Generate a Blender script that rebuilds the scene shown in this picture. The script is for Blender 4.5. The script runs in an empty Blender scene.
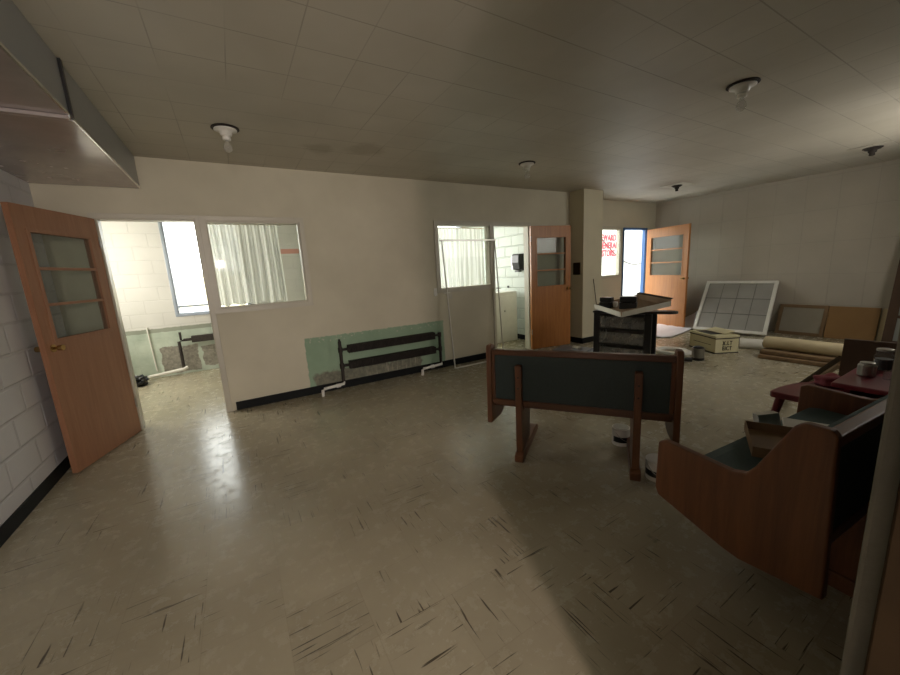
import bpy, bmesh, math, random
from mathutils import Vector, Matrix
random.seed(7)
S = bpy.context.scene
COL = S.collection
PI = math.pi

# ------------------------------------------------------------------ camera
cam_d = bpy.data.cameras.new('camera'); cam = bpy.data.objects.new('camera', cam_d); COL.objects.link(cam)
cam_d.sensor_width = 36; cam_d.lens = 363.14 / 900 * 36; cam_d.clip_start = 0.01
r_ = (0.8580314333266913, -0.5106886355208057, -0.05458183739341493)
u_ = (0.13972794389312237, 0.12984680155921685, 0.9816393990769939)
f_ = (0.49422480827933357, 0.8499040685128757, -0.18277011026564766)
cam.matrix_world = Matrix(((r_[0], u_[0], -f_[0], 0), (r_[1], u_[1], -f_[1], 0), (r_[2], u_[2], -f_[2], 1.4145), (0, 0, 0, 1)))
S.camera = cam

# ------------------------------------------------------------------ world, lights, exposure
W = bpy.data.worlds.new('overcast_sky'); S.world = W; W.use_nodes = True
bgn = W.node_tree.nodes['Background']; bgn.inputs[0].default_value = (1.0, 0.99, 0.95, 1); bgn.inputs[1].default_value = 6.0
S.view_settings.view_transform = 'Standard'; S.view_settings.look = 'None'
S.view_settings.exposure = 0.32; S.view_settings.gamma = 1.0; S.view_settings.use_curve_mapping = False
S.cycles.max_bounces = 12; S.cycles.diffuse_bounces = 7; S.cycles.glossy_bounces = 5
S.cycles.transparent_max_bounces = 16; S.cycles.transmission_bounces = 8
S.cycles.use_denoising = True
S.cycles.sample_clamp_indirect = 6.0


def area(name, loc, direction, sx, sy, power, color=(1, 1, 1), portal=False, spread=PI):
    l = bpy.data.lights.new(name, 'AREA'); l.shape = 'RECTANGLE'; l.size = sx; l.size_y = sy
    l.energy = power; l.color = color; l.spread = spread
    o = bpy.data.objects.new(name, l); COL.objects.link(o)
    o.location = loc; o.rotation_euler = Vector(direction).to_track_quat('-Z', 'Y').to_euler()
    if portal: l.cycles.is_portal = True
    return o


Ht = 2.61; D = 4.582; D3 = 4.91; RX = 8.353; LX = -1.353; FY = 7.15
area('daylight_room_window', (-0.3, FY + 0.22, 1.68), (0, -1, 0), 1.0, 1.45, 1, portal=True)
area('daylight_curtained_window', (3.9, FY + 0.22, 1.68), (0, -1, 0), 1.4, 1.45, 1, portal=True)
area('daylight_store_door', (7.6, D3 + 0.22, 1.05), (0, -1, 0), 0.8, 2.1, 1, portal=True)
area('daylight_store_window', (6.82, D3 + 0.22, 1.6), (0, -1, 0), 0.64, 1.0, 1, portal=True)
area('corridor_lamp', (-0.20, -2.3, 1.9), (0.25, 1, -0.30), 0.14, 0.14, 40, (1.0, 0.79, 0.71))
area('corridor_fill', (-0.3, -2.9, 1.45), (0.15, 1, 0.05), 1.5, 1.9, 66, (1.0, 0.97, 0.88))  # soft fill added behind the camera to lift the back wall
area('room_side_fill', (-2.22, 6.0, 1.7), (1, -.1, -.1), 1.6, 1.4, 70, (1.0, 0.95, 0.84))  # added unseen source brightening the left rear room; no window is built here
area('curtained_room_fill', (2.95, FY - .02, 1.7), (0.25, -1, -.05), 0.85, 1.4, 60, (1.0, 0.98, 0.92))  # added source out of view, lifts the curtained rear room
area('near_wall_fill', (5.2, 0.13, 2.0), (-.25, 1, -.2), 3.2, .5, 42, (1.0, 0.95, 0.86))  # added fill for the right half of the room; the wall has no transom


# ------------------------------------------------------------------ material helpers
def lin(c):
    return tuple(((v / 12.92) if v <= 0.04045 else ((v + 0.055) / 1.055) ** 2.4) for v in c)


def rgb(r, g, b):
    return lin((r / 255, g / 255, b / 255)) + (1,)


class NT:
    def __init__(s, name):
        s.m = bpy.data.materials.new(name); s.m.use_nodes = True
        s.t = s.m.node_tree; s.n = s.t.nodes; s.l = s.t.links
        s.b = s.n['Principled BSDF']; s.out = s.n['Material Output']
        s._oc = None

    def obj(s):
        if s._oc is None: s._oc = s.n.new('ShaderNodeTexCoord').outputs['Object']
        return s._oc

    def link(s, a, b): s.l.new(a, b)

    def math(s, op, a, b=None, c=None, clamp=False):
        nd = s.n.new('ShaderNodeMath'); nd.operation = op; nd.use_clamp = clamp
        for i, v in enumerate((a, b, c)):
            if v is None: continue
            if isinstance(v, (int, float)): nd.inputs[i].default_value = v
            else: s.l.new(v, nd.inputs[i])
        return nd.outputs[0]

    def sep(s, v=None):
        nd = s.n.new('ShaderNodeSeparateXYZ'); s.l.new(v or s.obj(), nd.inputs[0]); return nd.outputs

    def comb(s, x, y, z=0.0):
        nd = s.n.new('ShaderNodeCombineXYZ')
        for i, v in enumerate((x, y, z)):
            if isinstance(v, (int, float)): nd.inputs[i].default_value = v
            else: s.l.new(v, nd.inputs[i])
        return nd.outputs[0]

    def mapping(s, scale=(1, 1, 1), rot=(0, 0, 0), v=None):
        nd = s.n.new('ShaderNodeMapping'); s.l.new(v or s.obj(), nd.inputs[0])
        nd.inputs['Scale'].default_value = scale; nd.inputs['Rotation'].default_value = rot
        return nd.outputs[0]

    def noise(s, scale, detail=4, rough=0.55, v=None, dist=0.0):
        nd = s.n.new('ShaderNodeTexNoise'); s.l.new(v or s.obj(), nd.inputs['Vector'])
        nd.inputs['Scale'].default_value = scale; nd.inputs['Detail'].default_value = detail
        nd.inputs['Roughness'].default_value = rough; nd.inputs['Distortion'].default_value = dist
        return nd.outputs[0]

    def ramp(s, f, stops):
        nd = s.n.new('ShaderNodeValToRGB'); s.l.new(f, nd.inputs[0]); cr = nd.color_ramp
        while len(cr.elements) < len(stops): cr.elements.new(0.5)
        for e, (p, c) in zip(cr.elements, stops):
            e.position = p; e.color = c if not isinstance(c, (int, float)) else (c, c, c, 1)
        return nd.outputs[0]

    def mix(s, f, a, b, mode='MIX'):
        nd = s.n.new('ShaderNodeMix'); nd.data_type = 'RGBA'; nd.blend_type = mode
        if isinstance(f, (int, float)): nd.inputs[0].default_value = f
        else: s.l.new(f, nd.inputs[0])
        for i, v in ((6, a), (7, b)):
            if isinstance(v, tuple): nd.inputs[i].default_value = v
            else: s.l.new(v, nd.inputs[i])
        return nd.outputs[2]

    def bump(s, h, strength=0.3, dist=0.01):
        nd = s.n.new('ShaderNodeBump'); nd.inputs['Strength'].default_value = strength; nd.inputs['Distance'].default_value = dist
        s.l.new(h, nd.inputs['Height']); s.l.new(nd.outputs[0], s.b.inputs['Normal'])

    def rect(s, a, b, a0, a1, b0, b1, wob=None, soft=0.008):
        # mask of a rectangle in two coordinates
        def edge(v, lo, hi):
            if wob is not None: v = s.math('ADD', v, wob)
            e1 = s.math('DIVIDE', s.math('SUBTRACT', v, lo), soft, clamp=True)
            e2 = s.math('DIVIDE', s.math('SUBTRACT', hi, v), soft, clamp=True)
            return s.math('MULTIPLY', e1, e2)
        return s.math('MULTIPLY', edge(a, a0, a1), edge(b, b0, b1))

    def base(s, c):
        if isinstance(c, tuple): s.b.inputs['Base Color'].default_value = c
        else: s.l.new(c, s.b.inputs['Base Color'])

    def rough(s, r):
        if isinstance(r, (int, float)): s.b.inputs['Roughness'].default_value = r
        else: s.l.new(r, s.b.inputs['Roughness'])


def simple(name, c, rough=0.6, var=0.12, scale=12, metal=0.0, bump=0.0, spec=0.5):
    t = NT(name); n = t.noise(scale, 5)
    dark = tuple(v * (1 - var) for v in c[:3]) + (1,); lite = tuple(min(1, v * (1 + var)) for v in c[:3]) + (1,)
    t.base(t.ramp(n, [(0.3, dark), (0.7, lite)])); t.rough(rough); t.b.inputs['Metallic'].default_value = metal
    t.b.inputs['Specular IOR Level'].default_value = spec
    if bump: t.bump(t.noise(scale * 4, 4), bump, 0.004)
    return t.m


def wood(name, c1, c2, rough=0.45, axis='z', scale=1.0):
    t = NT(name)
    sc = {'x': (0.8, 12, 12), 'y': (12, 0.8, 12), 'z': (12, 12, 0.8)}[axis]
    v = t.mapping(tuple(k * scale for k in sc))
    n1 = t.noise(2.2, 6, 0.6, v, 0.6); n2 = t.noise(9, 4, 0.6, v)
    f = t.math('ADD', t.math('MULTIPLY', n1, 0.7), t.math('MULTIPLY', n2, 0.3))
    t.base(t.ramp(f, [(0.32, c1), (0.68, c2)])); t.rough(rough); t.bump(n2, 0.08, 0.002)
    return t.m


def glass_mat(name, tint=(1, 1, 1, 1), refl=0.9, veil=0.0, veilc=(0.7, 0.7, 0.68, 1)):
    t = NT(name); t.n.remove(t.b)
    tr = t.n.new('ShaderNodeBsdfTransparent'); tr.inputs[0].default_value = tint
    gl = t.n.new('ShaderNodeBsdfGlossy'); gl.inputs['Roughness'].default_value = 0.04
    lw = t.n.new('ShaderNodeLayerWeight'); fz = t.math('POWER', lw.outputs['Facing'], 4.0)
    lw.inputs[0].default_value = 0.5
    mx = t.n.new('ShaderNodeMixShader'); t.link(t.math('MULTIPLY', t.math('MULTIPLY_ADD', fz, 0.9, 0.035), refl), mx.inputs[0])
    t.link(tr.outputs[0], mx.inputs[1]); t.link(gl.outputs[0], mx.inputs[2]); last = mx.outputs[0]
    if veil:
        df = t.n.new('ShaderNodeBsdfDiffuse'); df.inputs[0].default_value = veilc
        m2 = t.n.new('ShaderNodeMixShader'); n = t.noise(5, 5)
        t.link(t.math('MULTIPLY', n, veil * 2, clamp=True), m2.inputs[0]); t.link(last, m2.inputs[1]); t.link(df.outputs[0], m2.inputs[2]); last = m2.outputs[0]
    t.link(last, t.out.inputs[0])
    return t.m


# ------------------------------------------------------------------ surface materials
def floor_mat():
    t = NT('vinyl_tile_floor'); x, y, z = t.sep()
    T = 0.305
    tx = t.math('DIVIDE', x, T); ty = t.math('DIVIDE', y, T)
    fx = t.math('FRACT', tx); fy = t.math('FRACT', ty)
    ix = t.math('FLOOR', tx); iy = t.math('FLOOR', ty)
    par = t.math('MODULO', t.math('ABSOLUTE', t.math('ADD', ix, iy)), 2.0)
    par = t.math('GREATER_THAN', par, 0.5)
    wn = t.n.new('ShaderNodeTexWhiteNoise'); wn.noise_dimensions = '2D'; t.link(t.comb(ix, iy), wn.inputs[0]); rnd = wn.outputs[0]
    n1 = t.noise(0.9, 3, 0.5); n2 = t.noise(34, 5, 0.65)
    base = t.ramp(n1, [(0.25, rgb(150, 142, 120)), (0.55, rgb(172, 164, 142)), (0.8, rgb(186, 178, 156))])
    base = t.mix(t.math('MULTIPLY', rnd, 0.22), base, rgb(126, 118, 100))
    base = t.mix(t.math('MULTIPLY', n2, 0.22), base, rgb(128, 120, 98))
    # seams
    ex = t.math('MINIMUM', fx, t.math('SUBTRACT', 1.0, fx)); ey = t.math('MINIMUM', fy, t.math('SUBTRACT', 1.0, fy))
    seam = t.math('LESS_THAN', t.math('MINIMUM', ex, ey), 0.007)
    # scuffs: thin streaks along x on one tile, along y on the next
    sx = t.noise(1.0, 2, 0.5, t.mapping((3.0, 75, 1))); sy = t.noise(1.0, 2, 0.5, t.mapping((75, 3.0, 1)))
    st = t.mix(par, sx, sy)
    area_m = t.ramp(t.noise(0.75, 2, 0.5, t.mapping((1, 1, 1), (0, 0, 0.4))), [(0.34, 0.0), (0.46, 1.0)])
    keep = t.math('GREATER_THAN', rnd, 0.25)
    sf = t.ramp(st, [(0.632, 0.0), (0.672, 1.0)])
    sf = t.math('MULTIPLY', t.math('MULTIPLY', sf, keep), area_m)
    blotch = t.ramp(t.noise(7, 3, 0.5), [(0.70, 0.0), (0.76, 1.0)])
    col = t.mix(t.math('MULTIPLY', seam, 0.14), base, rgb(88, 80, 66))
    col = t.mix(t.math('MULTIPLY', sf, 0.85), col, rgb(46, 38, 30))
    col = t.mix(t.math('MULTIPLY', blotch, 0.5), col, rgb(80, 70, 58))
    t.base(col)
    rr = t.noise(11, 7, 0.75)
    t.rough(t.ramp(rr, [(0.3, 0.12), (0.7, 0.36)]))
    t.b.inputs['Specular IOR Level'].default_value = 0.5
    t.bump(t.math('SUBTRACT', t.math('MULTIPLY', t.noise(5.0, 3, 0.5), 0.30), t.math('ADD', t.math('MULTIPLY', sf, 0.15), t.math('MULTIPLY', seam, 0.1))), 0.22, 0.01)
    return t.m


def ceiling_mat():
    t = NT('ceiling_tiles'); x, y, z = t.sep()
    T = 0.322
    fx = t.math('FRACT', t.math('DIVIDE', t.math('ADD', x, 0.505 + 10 * T), T)); fy = t.math('FRACT', t.math('DIVIDE', t.math('ADD', y, 10 * T + 0.03), T))
    ex = t.math('MINIMUM', fx, t.math('SUBTRACT', 1.0, fx)); ey = t.math('MINIMUM', fy, t.math('SUBTRACT', 1.0, fy))
    sx = t.math('MULTIPLY', t.math('LESS_THAN', ex, 0.010), t.ramp(t.noise(0.9, 2), [(0.42, 0.0), (0.6, 0.75)]))
    sy = t.math('MULTIPLY', t.math('LESS_THAN', ey, 0.011), t.ramp(t.noise(1.3, 2), [(0.3, 0.25), (0.6, 0.8)]))
    seam = t.math('MAXIMUM', sx, sy)
    wn = t.n.new('ShaderNodeTexWhiteNoise'); wn.noise_dimensions = '2D'
    t.link(t.comb(t.math('FLOOR', t.math('DIVIDE', t.math('ADD', x, 0.505 + 10 * T), T)), t.math('FLOOR', t.math('DIVIDE', t.math('ADD', y, 10 * T + 0.03), T))), wn.inputs[0])
    base = t.ramp(t.noise(0.9, 4), [(0.3, rgb(176, 170, 156)), (0.7, rgb(198, 192, 178))])
    base = t.mix(t.math('MULTIPLY', wn.outputs[0], 0.10), base, rgb(150, 138, 112))
    # brown water stains near the back wall
    v = t.n.new('ShaderNodeVectorMath'); v.operation = 'DISTANCE'
    wv = t.comb(t.math('ADD', x, t.math('MULTIPLY', t.noise(5, 3), 0.25)), t.math('ADD', y, t.math('MULTIPLY', t.noise(6, 3), 0.2)))
    for sxp, syp, rad in ((1.42, 3.78, 0.22), (1.02, 3.92, 0.16), (6.67, 3.75, 0.5)):
        v = t.n.new('ShaderNodeVectorMath'); v.operation = 'DISTANCE'; t.link(wv, v.inputs[0]); v.inputs[1].default_value = (sxp, syp, 0)
        m = t.ramp(v.outputs['Value'], [(rad * 0.55, 1.0), (rad, 0.0)])
        base = t.mix(t.math('MULTIPLY', m, 0.35), base, rgb(128, 108, 82))
    t.base(t.mix(t.math('MULTIPLY', seam, 0.55), base, rgb(84, 74, 58))); t.rough(0.55)
    t.bump(t.math('SUBTRACT', t.math('MULTIPLY', t.noise(1.2, 3), 0.6), t.math('MULTIPLY', seam, 0.35)), 0.35, 0.012)
    return t.m


def block_mat(name, c, axis, w, h, offset=0.5, mortar=0.012, strength=0.35, seamc=0.8, zoff=0.0, roughn=0.55):
    t = NT(name); x, y, z = t.sep()
    a = y if axis == 'y' else x
    br = t.n.new('ShaderNodeTexBrick'); br.offset = offset; br.offset_frequency = 2; br.squash = 1.0
    t.link(t.comb(a, t.math('ADD', z, zoff)), br.inputs['Vector'])
    br.inputs['Scale'].default_value = 1.0; br.inputs['Mortar Size'].default_value = mortar; br.inputs['Mortar Smooth'].default_value = 0.6
    br.inputs['Brick Width'].default_value = w; br.inputs['Row Height'].default_value = h; br.inputs['Bias'].default_value = 0
    n = t.noise(1.4, 5)
    base = t.ramp(n, [(0.3, tuple(v * 0.88 for v in c[:3]) + (1,)), (0.7, c)])
    t.base(t.mix(t.math('MULTIPLY', br.outputs['Fac'], 1.0 - seamc), base, tuple(v * 0.55 for v in c[:3]) + (1,)))
    t.rough(roughn)
    t.bump(t.math('SUBTRACT', t.math('MULTIPLY', t.noise(60, 3), 0.15), br.outputs['Fac']), strength, 0.01)
    return t


def partition_mat():
    t = NT('painted_partition'); x, y, z = t.sep()
    base = t.ramp(t.noise(1.1, 5), [(0.3, rgb(188, 181, 160)), (0.7, rgb(206, 199, 178))])
    wob = t.math('MULTIPLY', t.math('SUBTRACT', t.noise(22, 4), 0.5), 0.035)
    g = t.rect(x, z, 0.645, 2.565, 0.05, 0.70, wob, 0.006)
    green = t.ramp(t.noise(3, 5), [(0.3, rgb(134, 158, 132)), (0.7, rgb(152, 174, 148))])
    wob2 = t.math('MULTIPLY', t.math('SUBTRACT', t.noise(7, 5), 0.5), 0.22)
    raw = t.rect(x, z, 0.70, 2.2, -0.2, 0.26, wob2, 0.03)
    rawc = t.ramp(t.noise(30, 5), [(0.35, rgb(92, 86, 76)), (0.7, rgb(136, 126, 110))])
    green = t.mix(t.math('MULTIPLY', raw, 0.85), green, rawc)
    # vertical drips of old paint
    dr = t.ramp(t.noise(1.0, 3, 0.5, t.mapping((60, 1, 3))), [(0.60, 0.0), (0.66, 1.0)])
    drm = t.rect(x, z, 1.35, 2.25, 0.08, 0.26, None, 0.03)
    green = t.mix(t.math('MULTIPLY', t.math('MULTIPLY', dr, drm), 0.7), green, rgb(170, 166, 150))
    pk = t.math('MULTIPLY', t.rect(x, z, 0.66, 2.56, 0.62, 0.71, None, 0.02), t.ramp(t.noise(26, 3), [(0.6, 0.0), (0.64, 1.0)]))
    green = t.mix(t.math('MULTIPLY', pk, 0.7), green, rgb(190, 186, 168))
    t.base(t.mix(g, base, green)); t.rough(0.6); t.b.inputs['Specular IOR Level'].default_value = 0.35
    t.bump(t.math('ADD', t.math('MULTIPLY', t.noise(40, 4), 0.2), t.math('MULTIPLY', g, -0.3)), 0.25, 0.008)
    return t.m


def far_wall_mat():
    t = block_mat('room_block_wall', rgb(208, 207, 202), 'x', 0.4, 0.2, 0.5, 0.010, 0.3, 0.86)
    x, y, z = t.sep()
    old = t.b.inputs['Base Color'].links[0].from_socket
    wob = t.math('MULTIPLY', t.math('SUBTRACT', t.noise(14, 4), 0.5), 0.03)
    g = t.rect(x, z, -2.4, 0.9, -0.5, 0.77, wob, 0.006)
    green = t.ramp(t.noise(5, 5), [(0.3, rgb(160, 172, 158)), (0.7, rgb(188, 198, 184))])
    band = t.rect(x, z, -2.4, 0.9, 0.70, 0.77, wob, 0.006)
    green = t.mix(t.math('MULTIPLY', band, 0.7), green, rgb(120, 122, 108))
    for (a, b, c, d) in ((-1.12, -0.62, 0.02, 0.46), (-0.58, 0.05, 0.06, 0.42), (0.10, 0.6, 0.04, 0.5)):
        m = t.rect(x, z, a, b, c, d, t.math('MULTIPLY', t.math('SUBTRACT', t.noise(9, 4), 0.5), 0.09), 0.01)
        green = t.mix(m, green, t.ramp(t.noise(30, 5), [(0.3, rgb(110, 106, 96)), (0.7, rgb(152, 148, 136))]))
    col = t.mix(g, old, green)
    red = t.rect(x, z, 0.42, 2.2, 1.852, 1.938, None, 0.003)
    col = t.mix(red, col, rgb(198, 146, 134))
    t.base(col)
    return t.m


M = {}
M['floor'] = floor_mat(); M['ceil'] = ceiling_mat(); M['part'] = partition_mat(); M['farwall'] = far_wall_mat()
M['leftwall'] = block_mat('left_block_wall', rgb(216, 216, 220), 'y', 0.40, 0.203, 0.5, 0.014, 0.6, 0.72).m
M['rightwall'] = block_mat('right_block_wall', rgb(186, 178, 164), 'y', 0.40, 0.51, 0.0, 0.008, 0.35, 0.85).m
M['room_side'] = block_mat('room_side_block', rgb(196, 204, 196), 'y', 0.40, 0.2, 0.5, 0.016, 0.9, 0.75).m
M['column'] = simple('column_paint', rgb(206, 198, 172), 0.55, 0.05, 2)
M['storewall'] = simple('store_wall_paint', rgb(200, 194, 174), 0.55, 0.05, 2)
M['trim'] = simple('cream_trim', rgb(190, 184, 168), 0.4, 0.05, 4)
M['basebd'] = simple('black_rubber_base', rgb(17, 19, 20), 0.6, 0.2, 6, spec=.2)
M['door_r'] = wood('birch_door', rgb(158, 98, 44), rgb(184, 122, 62), 0.40)
M['door_l'] = wood('dull_birch_door', rgb(140, 98, 72), rgb(160, 116, 88), 0.40)  # duller, pinker brown than the other two doors
M['door_edge'] = wood('door_edge_dark', rgb(96, 54, 38), rgb(122, 70, 48), 0.5)
M['glass'] = glass_mat('window_glass', (0.97, 0.99, 0.98, 1), 0.18)
M['doorglass'] = glass_mat('door_glass', (0.84, 0.87, 0.85, 1), 0.35, 0.07, (.5, .5, .47, 1))  # grey diffuse veil lightens the panes, standing in for the lit wall behind
M['alu'] = simple('aluminium_frame', rgb(150, 160, 172), 0.4, 0.08, 6, 0.5)
M['brass'] = simple('worn_brass', rgb(180, 150, 100), 0.25, 0.15, 20, 1.0)
M['duct'] = simple('grey_painted_duct', rgb(150, 153, 155), 0.35, 0.06, 2)
M['blue'] = simple('blue_door_frame', rgb(62, 104, 160), 0.45, 0.1, 5)
M['white'] = simple('white_enamel', rgb(222, 220, 212), 0.4, 0.05, 8)
M['snow'] = simple('snowy_ground', rgb(225, 228, 232), 0.9, 0.04, 1)
M['siding'] = simple('pale_siding', rgb(160, 162, 156), 0.8, 0.05, 1)
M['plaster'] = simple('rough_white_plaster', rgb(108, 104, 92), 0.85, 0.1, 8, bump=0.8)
M['jambwood'] = simple('dark_jamb_wood', rgb(48, 36, 22), 0.8, .2, 8, spec=.1)
M['pew'] = wood('pew_oak', rgb(84, 50, 30), rgb(118, 74, 44), 0.42, 'z', 0.8)
M['pewh'] = wood('pew_oak_rail', rgb(76, 46, 30), rgb(108, 68, 42), 0.4, 'x', 0.8)
M['darkboard'] = simple('dark_brown_board', rgb(76, 54, 36), .7, .1, 5)
M['greybar'] = simple('grey_grid_bar', rgb(104, 102, 98), .6, .08, 5)
M['bulbglass'] = glass_mat('bulb_glass', (.95, .95, .94, 1), 1.0, .12, (.85, .84, .8, 1))
M['green'] = simple('dark_green_vinyl', rgb(44, 56, 54), 0.55, 0.12, 60, bump=0.15)
M['seatgreen'] = simple('green_seat_fabric', rgb(66, 82, 80), 0.85, 0.12, 90, bump=0.25)
M['iron'] = simple('rusty_black_iron', rgb(52, 46, 42), 0.65, 0.35, 25, 0.3, 0.3)
M['black'] = simple('black_plastic', rgb(20, 20, 22), 0.35, 0.2, 10)
M['cardboard'] = simple('brown_cardboard', rgb(122, 98, 70), 0.8, 0.08, 9)
M['cardwhite'] = simple('white_faced_cardboard', rgb(196, 192, 178), 0.7, 0.05, 9)
M['maroon'] = simple('maroon_paint', rgb(112, 36, 46), 0.3, 0.15, 5)
M['cream'] = simple('cream_vinyl_sheet', rgb(198, 184, 150), 0.5, 0.05, 5)
M['jar'] = glass_mat('jar_glass', (0.93, 0.95, 0.95, 1), 1.0, 0.06)
M['tin'] = simple('bare_tin', rgb(170, 168, 162), 0.3, 0.15, 20, 0.9)


# ------------------------------------------------------------------ mesh helpers
class MB:
    def __init__(s): s.bm = bmesh.new()

    def box(s, x0, x1, y0, y1, z0, z1):
        vs = [s.bm.verts.new((x, y, z)) for x in (x0, x1) for y in (y0, y1) for z in (z0, z1)]
        for f in ((0, 1, 3, 2), (4, 6, 7, 5), (0, 4, 5, 1), (2, 3, 7, 6), (0, 2, 6, 4), (1, 5, 7, 3)):
            s.bm.faces.new([vs[i] for i in f])
        return s

    def pbox(s, o, a, b, c):           # parallelepiped from corner and three edge vectors
        o, a, b, c = map(Vector, (o, a, b, c))
        vs = [s.bm.verts.new(o + a * i + b * j + c * k) for i in (0, 1) for j in (0, 1) for k in (0, 1)]
        for f in ((0, 1, 3, 2), (4, 6, 7, 5), (0, 4, 5, 1), (2, 3, 7, 6), (0, 2, 6, 4), (1, 5, 7, 3)):
            s.bm.faces.new([vs[i] for i in f])
        return s

    def prism(s, pts, ext):
        ext = Vector(ext); a = [s.bm.verts.new(p) for p in pts]; b = [s.bm.verts.new(Vector(p) + ext) for p in pts]
        n = len(pts); s.bm.faces.new(a); s.bm.faces.new(b[::-1])
        for i in range(n): s.bm.faces.new((a[i], b[i], b[(i + 1) % n], a[(i + 1) % n]))
        return s

    def tube(s, pts, r, seg=12, cap=True, r2=None):
        pts = [Vector(p) for p in pts]; rings = []
        for i, p in enumerate(pts):
            d = (pts[min(i + 1, len(pts) - 1)] - pts[max(i - 1, 0)]).normalized()
            ref = Vector((0, 0, 1)) if abs(d.z) < 0.95 else Vector((1, 0, 0))
            x = d.cross(ref).normalized(); y = d.cross(x)
            rr = r if r2 is None else r + (r2 - r) * i / (len(pts) - 1)
            rings.append([s.bm.verts.new(p + (x * math.cos(2 * PI * k / seg) + y * math.sin(2 * PI * k / seg)) * rr) for k in range(seg)])
        for a, b in zip(rings, rings[1:]):
            for k in range(seg): s.bm.faces.new((a[k], a[(k + 1) % seg], b[(k + 1) % seg], b[k]))
        if cap: s.bm.faces.new(rings[0][::-1]); s.bm.faces.new(rings[-1])
        return s

    def lathe(s, prof, c=(0, 0, 0), seg=24):
        rings = []
        for r, z in prof:
            rings.append([s.bm.verts.new((c[0] + max(r, 1e-4) * math.cos(2 * PI * k / seg), c[1] + max(r, 1e-4) * math.sin(2 * PI * k / seg), c[2] + z)) for k in range(seg)])
        for a, b in zip(rings, rings[1:]):
            for k in range(seg): s.bm.faces.new((a[k], a[(k + 1) % seg], b[(k + 1) % seg], b[k]))
        s.bm.faces.new(rings[0][::-1]); s.bm.faces.new(rings[-1])
        return s

    def build(s, name, mat, parent=None, bevel=0.0, smooth=False, seg=2):
        bmesh.ops.remove_doubles(s.bm, verts=s.bm.verts, dist=1e-6)
        bmesh.ops.recalc_face_normals(s.bm, faces=s.bm.faces)
        me = bpy.data.meshes.new(name); s.bm.to_mesh(me); s.bm.free()
        o = bpy.data.objects.new(name, me); COL.objects.link(o)
        me.materials.append(mat if not isinstance(mat, str) else M[mat])
        if parent: o.parent = parent
        if bevel:
            md = o.modifiers.new('bevel', 'BEVEL'); md.width = bevel; md.segments = seg; md.limit_method = 'ANGLE'
        if smooth:
            for p in me.polygons: p.use_smooth = True
        return o


def empty(name, loc=(0, 0, 0), rz=0.0):
    o = bpy.data.objects.new(name, None); COL.objects.link(o); o.location = loc; o.rotation_euler = (0, 0, rz)
    o.empty_display_size = 0.1
    return o


def tag(o, label=None, cat=None, group=None, kind=None):
    if label: o['label'] = label
    if cat: o['category'] = cat
    if group: o['group'] = group
    if kind: o['kind'] = kind
    return o


def struct(o, label=None):
    o['kind'] = 'structure'
    if label: o['label'] = label
    return o


def arc(cx, cy, r, a0, a1, n):
    return [(cx + r * math.cos(a0 + (a1 - a0) * i / n), cy + r * math.sin(a0 + (a1 - a0) * i / n)) for i in range(n + 1)]


# ================================================================== STRUCTURE
NY = 0.10            # room face of the near wall
m = MB(); m.box(LX - .1, RX + .1, -3.1, D3, -0.1, 0); m.box(LX - 1.1, 4.85, D3, FY + .2, -0.1, 0); m.box(LX - 1.1, LX - .1, D, D3, -.1, 0)
struct(m.build('floor', 'floor'))
m = MB(); m.box(LX - .1, RX + .1, -3.1, D3, Ht, Ht + .1); m.box(LX - 1.1, 4.85, D3, FY + .2, Ht, Ht + .1); m.box(LX - 1.1, LX - .1, D, D3, Ht, Ht + .1)
struct(m.build('ceiling', 'ceil'))
struct(MB().box(LX - .12, LX, -3.1, D + .11, 0, Ht).build('wall_left', 'leftwall'))
struct(MB().box(LX - 1.02, LX - .9, D + .0, FY + .2, 0, Ht).build('wall_room_left', 'room_side'))
struct(MB().box(LX - .9, LX - .12, D, D + .11, 0, Ht).build('wall_room_return', 'part'))
struct(MB().box(RX, RX + .12, -3.1, D3 + .2, 0, Ht).build('wall_right', 'rightwall'))
# partition with two doorways and two panes
DL, DR_ = -0.985, -0.235
m = MB(); y0, y1 = D, D + .11
m.box(LX, DL, y0, y1, 0, Ht); m.box(DL, 5.24, y0, y1, 2.05, Ht)
m.box(DR_, -.15, y0, y1, 0, 2.05); m.box(-.15, .75, y0, y1, 0, 1.14)
m.box(.75, 2.55, y0, y1, 0, 2.05); m.box(2.55, 3.46, y0, y1, 0, 1.145)
m.box(3.46, 3.53, y0, y1, 0, 2.05); m.box(4.25, 5.24, y0, y1, 0, 2.05)
struct(m.build('wall_back', 'part'))
struct(MB().box(5.20, 5.69, 4.28, D3 + .02, 0, Ht).build('wall_column', 'column'))
# wall of the street door
m = MB(); y0, y1 = D3, D3 + .07
m.box(5.6, 6.50, y0, y1, 0, Ht); m.box(6.50, RX, y0, y1, 2.055, Ht); m.box(6.50, 7.10, y0, y1, 0, 1.11); m.box(7.10, 7.22, y0, y1, 0, 2.055)
m.box(8.00, RX, y0, y1, 0, 2.055)
struct(m.build('wall_street', 'storewall'))
# far wall of the rear rooms with two outside windows
WB, WT = 0.955, 2.42
m = MB(); y0, y1 = FY, FY + .2
m.box(LX - .9, 4.85, y0, y1, 0, WB); m.box(LX - .9, 4.85, y0, y1, WT, Ht)
m.box(LX - .9, -.80, y0, y1, WB, WT); m.box(.20, 3.2, y0, y1, WB, WT); m.box(4.6, 4.85, y0, y1, WB, WT)
struct(m.build('wall_rear', 'farwall'))
struct(MB().box(4.75, 4.87, D + .11, FY, 0, Ht).build('wall_room_side', 'room_side'))
struct(MB().box(2.30, 2.42, D + .11, FY, 0, Ht).build('wall_room_divider', 'room_side'))
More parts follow.
